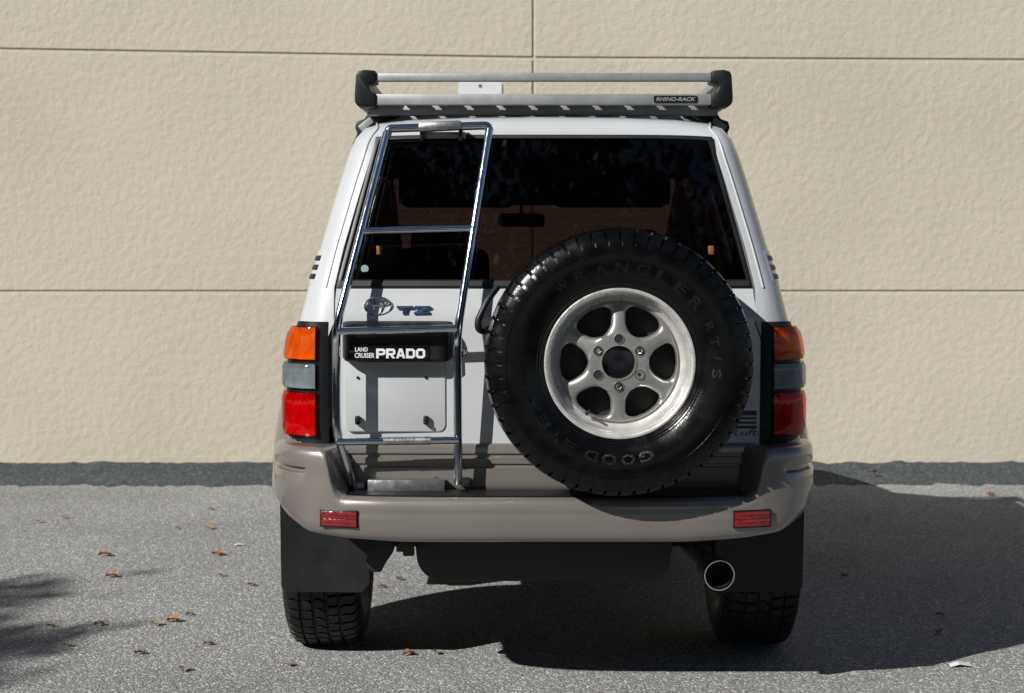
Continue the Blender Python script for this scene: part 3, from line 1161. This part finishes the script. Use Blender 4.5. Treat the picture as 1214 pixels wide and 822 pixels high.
arc_text('GOOD', 164, 11.2, .276, .030, .042)
arc_text('YEAR', 222, 11.2, .276, .030, .042)
# winged sandal mark between the two halves of the name
mb = MB()
for k in range(3):
    r0, a0, a1 = .264 + k * .009, R(90 - 206 - k * 1.5), R(90 - 216)
    mb.add([((r0 + dr) * math.cos(a), -.131 - dy, (r0 + dr) * math.sin(a)) for dy in (0, .004) for a, dr in ((a0, 0), (a1, 0), (a1, .006), (a0, .003))], [(0, 1, 2, 3), (4, 5, 6, 7), (0, 1, 5, 4), (1, 2, 6, 5), (2, 3, 7, 6), (3, 0, 4, 7)])
sp_part('sidewall_mark', mb, M['letter'], smooth=False)
# rim: machined lip, dish, barrel
lip = MB().lathe([(-.080, .203), (-.098, .2055), (-.1035, .2100), (-.1045, .2150), (-.1030, .2185), (-.0985, .2180), (-.0965, .2120), (-.0925, .2060), (-.0860, .2015), (-.0780, .1975), (-.0620, .1945), (-.0480, .1915), (-.0420, .1800), (-.0390, .1745), (-.050, .173), (.02, .172), (.085, .19), (.098, .205)],
                 (0, 0, 0), 'y', 128)
sp_part('rim_lip', lip, M['lip'], sharp=60)
sf = transform(spoke_face(), lambda p: p + Vector((0, -.060, 0)))
sp_part('spokes', sf, M['alloy'], sharp=48)
# centre bore with black cap, lug pockets and nuts
bore = MB().lathe([(-0.0605, .052), (-0.0625, .0525), (-0.0625, .0495), (-0.0580, .0480), (-0.0380, .0475), (-0.0360, .0)], (0, 0, 0), 'y', 48)
sp_part('centre_bore', bore, M['alloy'])
cap = MB().lathe([(-0.0470, .0), (-0.0470, .012), (-0.0480, .030), (-0.0465, .044), (-0.0420, .0478), (-0.0380, .0478)], (0, 0, 0), 'y', 48)
sp_part('centre_cap', cap, M['black_gloss'])
for k in range(6):
    a_ = R(90 + 60 * k)
    cx_, cz_ = .0698 * math.cos(a_), .0698 * math.sin(a_)
    mb = MB().lathe([(-0.0616, .0150), (-0.0632, .0145), (-0.0632, .0138), (-0.0612, .0132)], (cx_, 0, cz_), 'y', 24)
    sp_part('lug_pocket', mb, M['alloy'])
    mb = MB().lathe([(-0.0609, .0), (-0.0609, .0134), (-0.0580, .0134)], (cx_, 0, cz_), 'y', 24)
    sp_part('lug_hole', mb, M['dark'])
    if k in (1, 3, 5):
        mb = MB().lathe([(-0.0695, .0), (-0.0695, .006), (-0.0675, .0088), (-0.0580, .0095)], (cx_, 0, cz_), 'y', 6)
        sp_part('lug_nut', mb, M['chrome'], sharp=20)
    if k in (4,):
        mb = MB().lathe([(-0.0618, .006), (-0.0622, .0115), (-0.0590, .012)], (cx_, 0, cz_), 'y', 20)
        sp_part('lug_seat', mb, M['alloy'])
# valve stem
a_ = R(238)
mb = MB().tube([(.176 * math.cos(a_), -.060, .176 * math.sin(a_)), (.168 * math.cos(a_), -.072, .168 * math.sin(a_)), (.163 * math.cos(a_), -.094, .163 * math.sin(a_))], [.006, .005, .0042], 10)
sp_part('valve', mb, M['seal'])
mb = MB().lathe([(.0, 0), (0, .172), (.01, .172)], (0, .02, 0), 'y', 48)
mb.box((0, .13, 0), (.26, .14, .26), .02)
sp_part('carrier', mb, M['dark'])

# road wheels (axis turned to x)
road_tyre = None
for s_ in (-1, 1):
    for ya in (AX_R, AX_F):
        wh = bpy.data.objects.new('wheel', None)
        COL.objects.link(wh)
        wh.parent = car
        wh.location = (s_ * .752, ya - CARO.y, .385)
        wh.rotation_euler = (R(13 if s_ < 0 else 40), 0, 0)
        if road_tyre is None:
            t_mb = transform(tyre_mb, lambda p: Vector((p.y, p.x, p.z)))
            t_o = link('tyre', t_mb, M['rubber'], wh, sharp=32)
            road_tyre = t_o.data
        else:
            t_o = bpy.data.objects.new('tyre', road_tyre)
            COL.objects.link(t_o)
            t_o.parent = wh
        rim = MB().lathe([(.098 * s_, .218), (.10 * s_, .205), (.06 * s_, .19), (.05 * s_, .08), (.06 * s_, .0)], (0, 0, 0), 'x', 40)
        rim.lathe([(-.098 * s_, .216), (-.09 * s_, .20), (-.0 * s_, .18), (.05 * s_, .08)], (0, 0, 0), 'x', 40)
        link('rim', rim, M['alloy'], wh)

# side steps under the doors
for s_ in (-1, 1):
    mb = MB().box((s_ * .845, 7.05, .425), (.15, 1.62, .045), .015)
    part('side_step', mb, M['black_plastic'], car)
# rear axle, springs, tank, mud flaps, exhaust
mb = MB().tube([(-.64, AX_R, .385), (-.2, AX_R, .385), (-.14, AX_R, .385), (.14, AX_R, .385), (.2, AX_R, .385), (.64, AX_R, .385)], [.045, .05, .12, .12, .05, .045], 16)
part('rear_axle', mb, M['dark'], car)
a, b = W(488, 690, 5.16), W(806, 640, 5.16)
mb = MB()
poly = []
def corner(cx_, cz_, r_, a0, a1):
    return [(cx_ + r_ * math.cos(R(a0 + (a1 - a0) * k / 6)), cz_ + r_ * math.sin(R(a0 + (a1 - a0) * k / 6))) for k in range(7)]
poly = [(b.x, .58), (a.x, .58)] + corner(a.x + .10, a.z + .085, .085, 180, 270)[:] + corner(b.x - .10, a.z + .07, .07, 270, 360)
mb.prism(poly, 5.16, 5.50, bev=.012)
part('fuel_tank', mb, M['dark'], car)
# shackle and tow hook left of the tank
mb = MB()
poly = [W(*p, 5.14) for p in ((438, 640), (470, 640), (466, 655), (457, 668), (452, 678), (440, 678), (434, 668))]
mb.prism([(p.x, p.z) for p in poly], 5.13, 5.17, .004)
part('spring_hanger', mb, M['dark'], car)
mb = MB()
poly = [W(*p, 5.10) for p in ((476, 640), (490, 640), (491, 659), (478, 659), (478, 654), (470, 654), (470, 646))]
mb.prism([(p.x, p.z) for p in poly], 5.09, 5.13, .003)
part('tow_hook', mb, M['dark'], car)
for s_ in (-1, 1):
    rows = []
    x0, x1 = .575, .868
    for k in range(13):
        u = k / 12
        x = x0 + (x1 - x0) * u
        zb_ = .262 + .02 * max(0, (u - .88) / .12) ** 2 + .03 * max(0, (.1 - u) / .1) ** 2
        rows.append([(s_ * x, 5.285 - .02 * (1 - v) + .010 * math.sin(u * 3), .60 + (zb_ - .60) * v) for v in [q / 10 for q in range(11)]])
    mb = MB().grid(rows)
    back = [[(p[0], p[1] + .012, p[2]) for p in r_] for r_ in rows]
    mb.grid(back)
    lp = lambda g_: g_[0] + [r_[-1] for r_ in g_[1:]] + g_[-1][-2::-1] + [r_[0] for r_ in g_[-2:0:-1]]
    mb.grid([lp(rows), lp(back)], closed_v=True)
    part('mud_flap', mb, M['flap'], car, sharp=50)
E = W(853, 682.5, 4.86)
d_ = Vector((.10, -.99, -.04)).normalized()
mb = MB()
def tubeprof(prof_, c_, dr, n=32):
    u_ = dr.orthogonal().normalized(); w_ = dr.cross(u_)
    return MB().grid([[c_ + dr * t + (u_ * math.cos(2 * math.pi * k / n) + w_ * math.sin(2 * math.pi * k / n)) * r_ for k in range(n)] for t, r_ in prof_], closed_v=True)
ex = part('exhaust_pipe', tubeprof([(-.75, .030), (-.14, .032), (-.12, .0455), (-.004, .0475)], E, d_), M['steel'], car)
part('tip', tubeprof([(-.03, .0478), (-.002, .0482), (.0, .0475), (.0, .0440), (-.012, .0425)], E, d_), M['chrome'], ex)
part('pipe_bore', tubeprof([(-.011, .0426), (-.12, .0400), (-.12, .0)], E, d_), M['dark'], ex)

# ---- cabin ---------------------------------------------------------
def seat(name, x, y_, w_, nh, bz=1.12, bh=.50):
    mb_ = MB().box((x, y_ - .25 + .5, .86), (w_, .50, .16), .05, seg=3)
    st = part(name, mb_, M['trim'], car)
    mb_ = MB().box((x, y_ - .03, bz), (w_, .14, bh), .05, Matrix.Rotation(R(-10), 3, 'X'), seg=3)
    part('backrest', mb_, M['trim'], st)
    for k in range(nh):
        hx = x + (k - (nh - 1) / 2) * (w_ / max(1, nh)) * .95
        mb_ = MB().box((hx, y_ - .07, 1.42), (.26, .09, .14), .04, seg=3)
        part('headrest', mb_, M['trim'], st)
seat('front_seat', .41, 7.05, .42, 1, 1.14, .54)
seat('front_seat', -.41, 7.05, .42, 1, 1.14, .54)
seat('rear_seat', 0, 6.15, 1.24, 0, .98, .30)
for s_ in (-1, 1):
    part('sun_visor', MB().box((s_ * .34, 7.19, 1.665), (.48, .03, .15), .012), M['trim'], car)
part('roof_header', MB().box((0, 7.14, 1.695), (1.20, .08, .19), .02), M['trim'], car)
c = W(618, 261, 7.42)
mb = MB().box(c, (.215, .03, .062), .014, seg=3)
mb.tube([c + Vector((0, .0, .02)), c + Vector((0, .03, .13))], .008, 8)
part('interior_mirror', mb, M['black_plastic'], car)
mb = MB().box((0, 7.72, 1.02), (1.4, .40, .18), .05)
part('dashboard', mb, M['trim'], car)
mb = MB()
ring = [Vector((.37 + .185 * math.cos(2 * math.pi * k / 28), 7.42 - .08 * math.sin(2 * math.pi * k / 28), 1.12 + .17 * math.sin(2 * math.pi * k / 28))) for k in range(29)]
mb.tube(ring, .014, 8)
part('steering_wheel', mb, M['black_plastic'], car)
for px_ in (449.5, 843):
    c = W(px_, 297, 4.95)
    part('orange_tab', MB().box((c.x, win_y(c.x, c.z) - .0035, c.z), (.017, .0024, .028), .0008), M['orange'], win)
for s_ in (-1, 1):
    for y_ in (6.42, 7.22):
        part('door_handle', MB().box((s_ * .846, y_, 1.03), (.03, .17, .035), .012), M['black_plastic'], car)

# ---- ladder --------------------------------------------------------
ladder = bpy.data.objects.new('ladder', None)
COL.objects.link(ladder)
ladder.parent = car
def lad(name, mb_, mat, sharp=38):
    return link(name, mb_, mat, ladder, origin=CARO, sharp=sharp)
TR = .0128
Lp = [W(470, 153, 4.985), W(458.5, 158, 4.985), W(398.5, 388, 4.80), W(399, 514, 4.80), W(420, 580, 4.86)]
Rp = [W(568, 150.5, 4.985), W(580.5, 152, 4.985), W(542, 396, 4.80), W(543.5, 574, 4.83)]
lp_ = arc_path(Lp, .05); rp_ = arc_path(Rp, .05)
lad('rail', MB().tube(arc_path(Lp[1:], .05), TR, 16), M['chrome'])
lad('rail', MB().tube(arc_path(Rp[1:], .05), TR, 16), M['chrome'])
lad('top_bar', MB().tube(arc_path([Lp[1] + Vector((0, 0, -.012)), Lp[1] + Vector((.006, 0, .014)), Rp[1] + Vector((-.006, 0, .008)), Rp[1] + Vector((0, 0, -.012))], .02), TR, 16), M['chrome'])
a, b = W(496, 152, 4.98), W(548, 149.5, 4.98)
mb = MB().box((a + b) / 2 + Vector((0, 0, .002)), (b.x - a.x, .034, .030), .010, Matrix.Rotation(math.atan2(a.z - b.z, b.x - a.x), 3, 'Y'))
lad('grip_plate', mb, M['worn_chrome'])
for (p, q, grip) in (((427, 274), (561, 270.5), 0), ((399, 393), (542, 389.5), 0), ((400, 524), (544, 522), 1)):
    dep = interp(p[1], [158, 388, 520], [4.985, 4.80, 4.80])
    A, B = W(p[0], p[1], dep), W(q[0], q[1], dep)
    lad('rung', MB().tube([A, B], .0115, 14), M['chrome'])
    if grip:
        lad('grip_sleeve', MB().tube([A.lerp(B, .38), A.lerp(B, .77)], .0128, 14), M['worn_chrome'])
# brackets: top strap over the gate, feet, step plate
for x_ in (W(500, 160, 4.99).x, W(546, 160, 4.99).x):
    lad('bracket', MB().box((x_, 5.02, W(520, 158, 5.0).z), (.012, .07, .05), .003), M['black_plastic'])
a, b = W(499, 164.5, 5.01), W(552, 156.5, 5.01)
lad('bracket', MB().box(((a.x + b.x) / 2, 5.012, (a.z + b.z) / 2), (b.x - a.x, .006, b.z - a.z), .002), M['steel'])
for px_, py_, dep in ((421, 577, 4.865), (546, 572, 4.85)):
    c = W(px_, py_, dep)
    lad('foot', MB().box(c + Vector((.012, .012, 0)), (.032, .04, .028), .005), M['steel'])
a, b = W(436, 583, 4.84), W(527, 570, 4.84)
mb = MB().box(((a.x + b.x) / 2, 4.842, (a.z + b.z) / 2), (b.x - a.x, .004, b.z - a.z), .0015)
mb.box(((a.x + b.x) / 2, 4.862, b.z - .001), (b.x - a.x, .036, .004), .0015)
lad('step_plate', mb, M['steel'])
for px_ in (447, 516):
    c = W(px_, 568, 4.87)
    lad('bolt', MB().lathe([(0, 0), (0, .006), (.008, .007)], (c.x, 4.872, c.z), 'y', 6), M['chrome'])

# ---- roof rack -----------------------------------------------------
rack = bpy.data.objects.new('roof_rack', None)
COL.objects.link(rack)
rack.parent = car
def rk(name, mb_, mat, sharp=38):
    return link(name, mb_, mat, rack, origin=CARO, sharp=sharp)
YB, YF = 5.12, 7.05
def rail_box(px0, px1, py0, py1, y_, th=.028):
    p, q = W(px0, py1, y_), W(px1, py0, y_)
    return (p.x, q.x, p.z, q.z)
x0, x1, z0, z1 = rail_box(446, 843, 87, 97, YB)
tilt = W(446, 86.5, YB).z - W(843, 88.5, YB).z
UZ = (z0 + z1) / 2; UH = z1 - z0
lx0, lx1, lz0, lz1 = rail_box(446, 843, 112, 125, YB)
LZ, LH = (lz0 + lz1) / 2, lz1 - lz0
XM = (lx0 + lx1) / 2
for y_ in (YB, YF):
    rk('upper_rail', MB().box((XM, y_, UZ), (x1 - x0, .028, UH), .005), M['aluminium'])
    rk('lower_rail', MB().box((XM, y_, LZ), (lx1 - lx0, .030, LH), .004), M['aluminium'])
XS = .575
for s_ in (-1, 1):
    rk('upper_rail', MB().box((XM + s_ * XS, (YB + YF) / 2, UZ), (.028, YF - YB - .16, UH), .005), M['aluminium'])
    rk('lower_rail', MB().box((XM + s_ * XS, (YB + YF) / 2, LZ), (.030, YF - YB - .16, LH), .004), M['aluminium'])
    for y_, dy in ((YB, 1), (YF, -1)):
        # moulded corner: C shaped when seen from behind
        xo = XM + s_ * (XS + .022); xi = XM + s_ * (.530)
        def cx(u): return xi + (xo - xi) * u
        zt_, zb_ = UZ + UH / 2 + .006, LZ - LH / 2 - .006
        poly = [(cx(0), zt_), (cx(.55), zt_ + .003), (cx(.84), zt_ - .002), (cx(.93), zt_ - .012), (cx(1.0), zb_ + .035), (cx(.99), zb_ + .014), (cx(.86), zb_ + .002), (cx(.4), zb_ - .002), (cx(0), zb_),
                (cx(0), LZ + LH / 2 + .001), (cx(.22), LZ + LH / 2 + .006), (cx(.34), UZ - UH / 2 - .018), (cx(.28), UZ - UH / 2 - .006), (cx(0), UZ - UH / 2 - .001)]
        rk('corner_cap', MB().prism(poly, y_ - dy * .022, y_ + dy * .10, bev=.004), M['black_plastic'])
# deck slats
NS = 11
DZ = lz0 + .014
mb = MB().box((0, 0, 0), (.072, YF - YB - .06, .012), .002)
first = None
for k in range(NS):
    x = XM + (k - (NS - 1) / 2) * .1025
    if first is None:
        first = link('slat', mb, M['aluminium'], rack)
        o = first
    else:
        o = first.copy()
        COL.objects.link(o)
        o.parent = rack
    o.location = (x, (YB + YF) / 2 - CARO.y, DZ)
for y_, zb_ in ((5.195, W(640, 137, 5.18).z), (5.52, W(640, 146, 5.5).z), (6.1, DZ - .04), (6.7, DZ - .04)):
    rk('crossbar', MB().box((XM, y_, (DZ - .0065 + zb_) / 2), (1.12, .035, DZ - .0065 - zb_), .003), M['aluminium'])
# legs and gutter clamps
legp = [(806, 130), (846, 130), (853, 142), (862, 145), (864, 152), (861, 159), (867, 172), (858, 167), (846, 152), (835, 149), (823, 143), (812, 140)]
for y_ in (5.34, 6.6):
    pts = [W(px_, py_, 5.34) for px_, py_ in legp]
    for s_ in (-1, 1):
        poly = [(s_ * p.x, p.z) for p in pts]
        rk('leg', MB().prism(poly, y_ - .03, y_ + .03, .003), M['black_plastic'])
        c = pts[2]
        rk('leg_strap', MB().box((s_ * (c.x - .006), y_ - .034, c.z - .018), (.05, .006, .022), .002, Matrix.Rotation(R(38) * s_, 3, 'Y')), M['aluminium'])
# maker's plate on the rear rail
a, b = W(775, 122, YB - .016), W(827, 113.5, YB - .016)
bd = rk('badge', MB().prism(rrect(a.x, b.x, a.z, b.z, .006), YB - .0175, YB - .0145), M['black_plastic'])
vs, fs = text_fit('RHINO-RACK', a.x + .007, b.x - .007, a.z + .005, b.z - .005, YB - .0178, .0012, .02, .25)
rk('badge_lettering', MB().add(vs, fs), M['aluminium'])

# ================================================================== TREES
def tree(name, x, y_, h, cr, ch, nleaf, label, group, seed, leaf=.16):
    rnd = random.Random(seed)
    t = bpy.data.objects.new(name, None)
    COL.objects.link(t)
    t.location = (x, y_, 0)
    tag(t, label, 'tree', group)
    mb_ = MB()
    mb_.tube([(0, 0, -.1), (.03, .02, h * .25), (-.04, .05, h * .5), (.05, 0, h * .8)], [h * .022, h * .018, h * .013, h * .005], 10)
    limbs = []
    for k in range(9):
        a_ = k * 2.4 + rnd.random()
        z0_ = h * (.35 + .05 * k)
        tip = Vector((math.cos(a_) * cr * .75, math.sin(a_) * cr * .75, z0_ + h * .16))
        mb_.tube([(0, .02, z0_), (tip.x * .5, tip.y * .5, z0_ + h * .06), tip], [h * .009, h * .006, h * .002], 6)
        limbs.append(tip)
    link('trunk', mb_, M['bark'], t)
    vs, fs = [], []
    clumps = []
    for k in range(60):
        while True:
            p = Vector((rnd.uniform(-1, 1), rnd.uniform(-1, 1), rnd.uniform(-1, 1)))
            if .25 < p.length < 1:
                break
        clumps.append((Vector((p.x * cr, p.y * cr, h - ch / 2 + p.z * ch / 2)), cr * rnd.uniform(.18, .38)))
    for k in range(nleaf):
        c_, r_ = clumps[k % len(clumps)]
        p = c_ + Vector((rnd.gauss(0, 1), rnd.gauss(0, 1), rnd.gauss(0, .8))) * r_ * .55
        d1 = Vector((rnd.uniform(-1, 1), rnd.uniform(-1, 1), rnd.uniform(-1, 1))).normalized()
        d2 = d1.orthogonal().normalized()
        l = leaf * rnd.uniform(.6, 1.3)
        i0 = len(vs)
        vs += [p - d1 * l, p + d2 * l * .45, p + d1 * l, p - d2 * l * .45]
        fs.append((i0, i0 + 1, i0 + 2, i0 + 3))
    m_ = MB(); m_.v = vs; m_.f = fs
    link('crown', m_, M['leaf'], t, smooth=False, weld=False)
    return t
for k in range(7):  # unseen row, suggested by the dark window reflection, made tall to block sky
    tree('sky_block_tree', -21 + k * 4.6 + random.uniform(-.6, .6), -9.6 - random.uniform(0, 1.0), random.uniform(11.5, 12.5), 3.0, 11.0, 15000,
         'tall green tree in an unseen row behind the camera, set tall to block sky', 'unseen sky-blocking trees behind the camera', 100 + k, .17)
for k in range(4):  # unseen row added on the left to cut fill light from the low sky
    tree('sky_block_tree', -15.5 + random.uniform(-.6, .6), -4.5 + k * 4.6, random.uniform(7.2, 7.8), 2.7, 6.6, 9000,
         'low green tree, unseen, added on the sunny side to block sky', 'unseen trees added to block low sky', 300 + k, .17)
tree('young_tree', -9.95, -.85, 7.0, 1.15, 2.4, 3000, 'slender young tree with a small high crown beside the car park', None, 77, .10)

# ================================================================== LEAVES AND LITTER
def leaf_mesh(seed):
    rnd = random.Random(seed)
    mb_ = MB()
    n = 7
    rows = []
    for k in range(n):
        t = k / (n - 1)
        w_ = .42 * math.sin(math.pi * min(1, t * .96 + .02)) ** .8
        z = .18 * math.sin(t * 2.4 + rnd.random()) + .02
        rows.append([(t - .5, -w_, z + .10 + rnd.uniform(0, .12)), (t - .5, 0, max(.0, z - .05)), (t - .5, w_, z + .10 + rnd.uniform(0, .12))])
    mb_.grid(rows)
    return mb_
leaves = [(124, 660, 1), (132, 685, 1), (205, 738, 1), (60, 744, 0), (185, 742, 0), (76, 615, 0), (45, 620, 1), (210, 627, 0), (247, 628, 1), (250, 605, 0), (258, 659, 1), (262, 684, 0), (298, 695, 0),
          (247, 765, 0), (218, 796, 0), (225, 730, 0), (80, 767, 0), (118, 742, 0), (485, 777, 1), (518, 776, 0), (452, 697, 0), (474, 688, 0), (1035, 567, 1), (1175, 588, 1), (1028, 617, 0), (1114, 731, 0),
          (1001, 685, 0), (1112, 752, 0), (342, 790, 0), (166, 776, 0)]
for i, (px_, py_, kind) in enumerate(leaves):
    g_ = G(px_, py_)
    sz = random.uniform(.032, .05) * (1.25 if kind else .9)
    if g_.y > WALL_Y - .6:
        g_.z = .03
    o = link('fallen_leaf', transform(leaf_mesh(i), lambda p: p * sz), M['leaf_orange' if kind else 'leaf_brown'], sharp=60)
    o.location = (g_.x, g_.y, g_.z + .003)
    o.rotation_euler = (0, 0, random.uniform(0, 6.28))
    if kind:
        tag(o, 'small orange dry leaf lying on the grey asphalt', 'leaf', 'orange leaves on the asphalt')
    else:
        tag(o, 'small dull brown dry leaf lying on the grey asphalt', 'leaf', 'brown leaves on the asphalt')
for px_, py_, wd, lab in ((284, 647, .05, 'small scrap of white paper on the asphalt beside the SUV'), (1138, 790, .075, 'pale folded paper scrap at the edge of the SUV shadow')):
    g_ = G(px_, py_)
    mb = MB().grid([[(-.5, -.3, .0), (-.1, -.32, .12), (.5, -.26, .02)], [(-.48, .1, .05), (-.1, .06, .17), (.5, .05, .03)], [(-.4, .34, .0), (0, .3, .10), (.45, .31, .06)]])
    o = link('paper_scrap', transform(mb, lambda p: p * wd), M['paper'], smooth=False)
    o.location = (g_.x, g_.y, .003)
    tag(o, lab, 'paper')
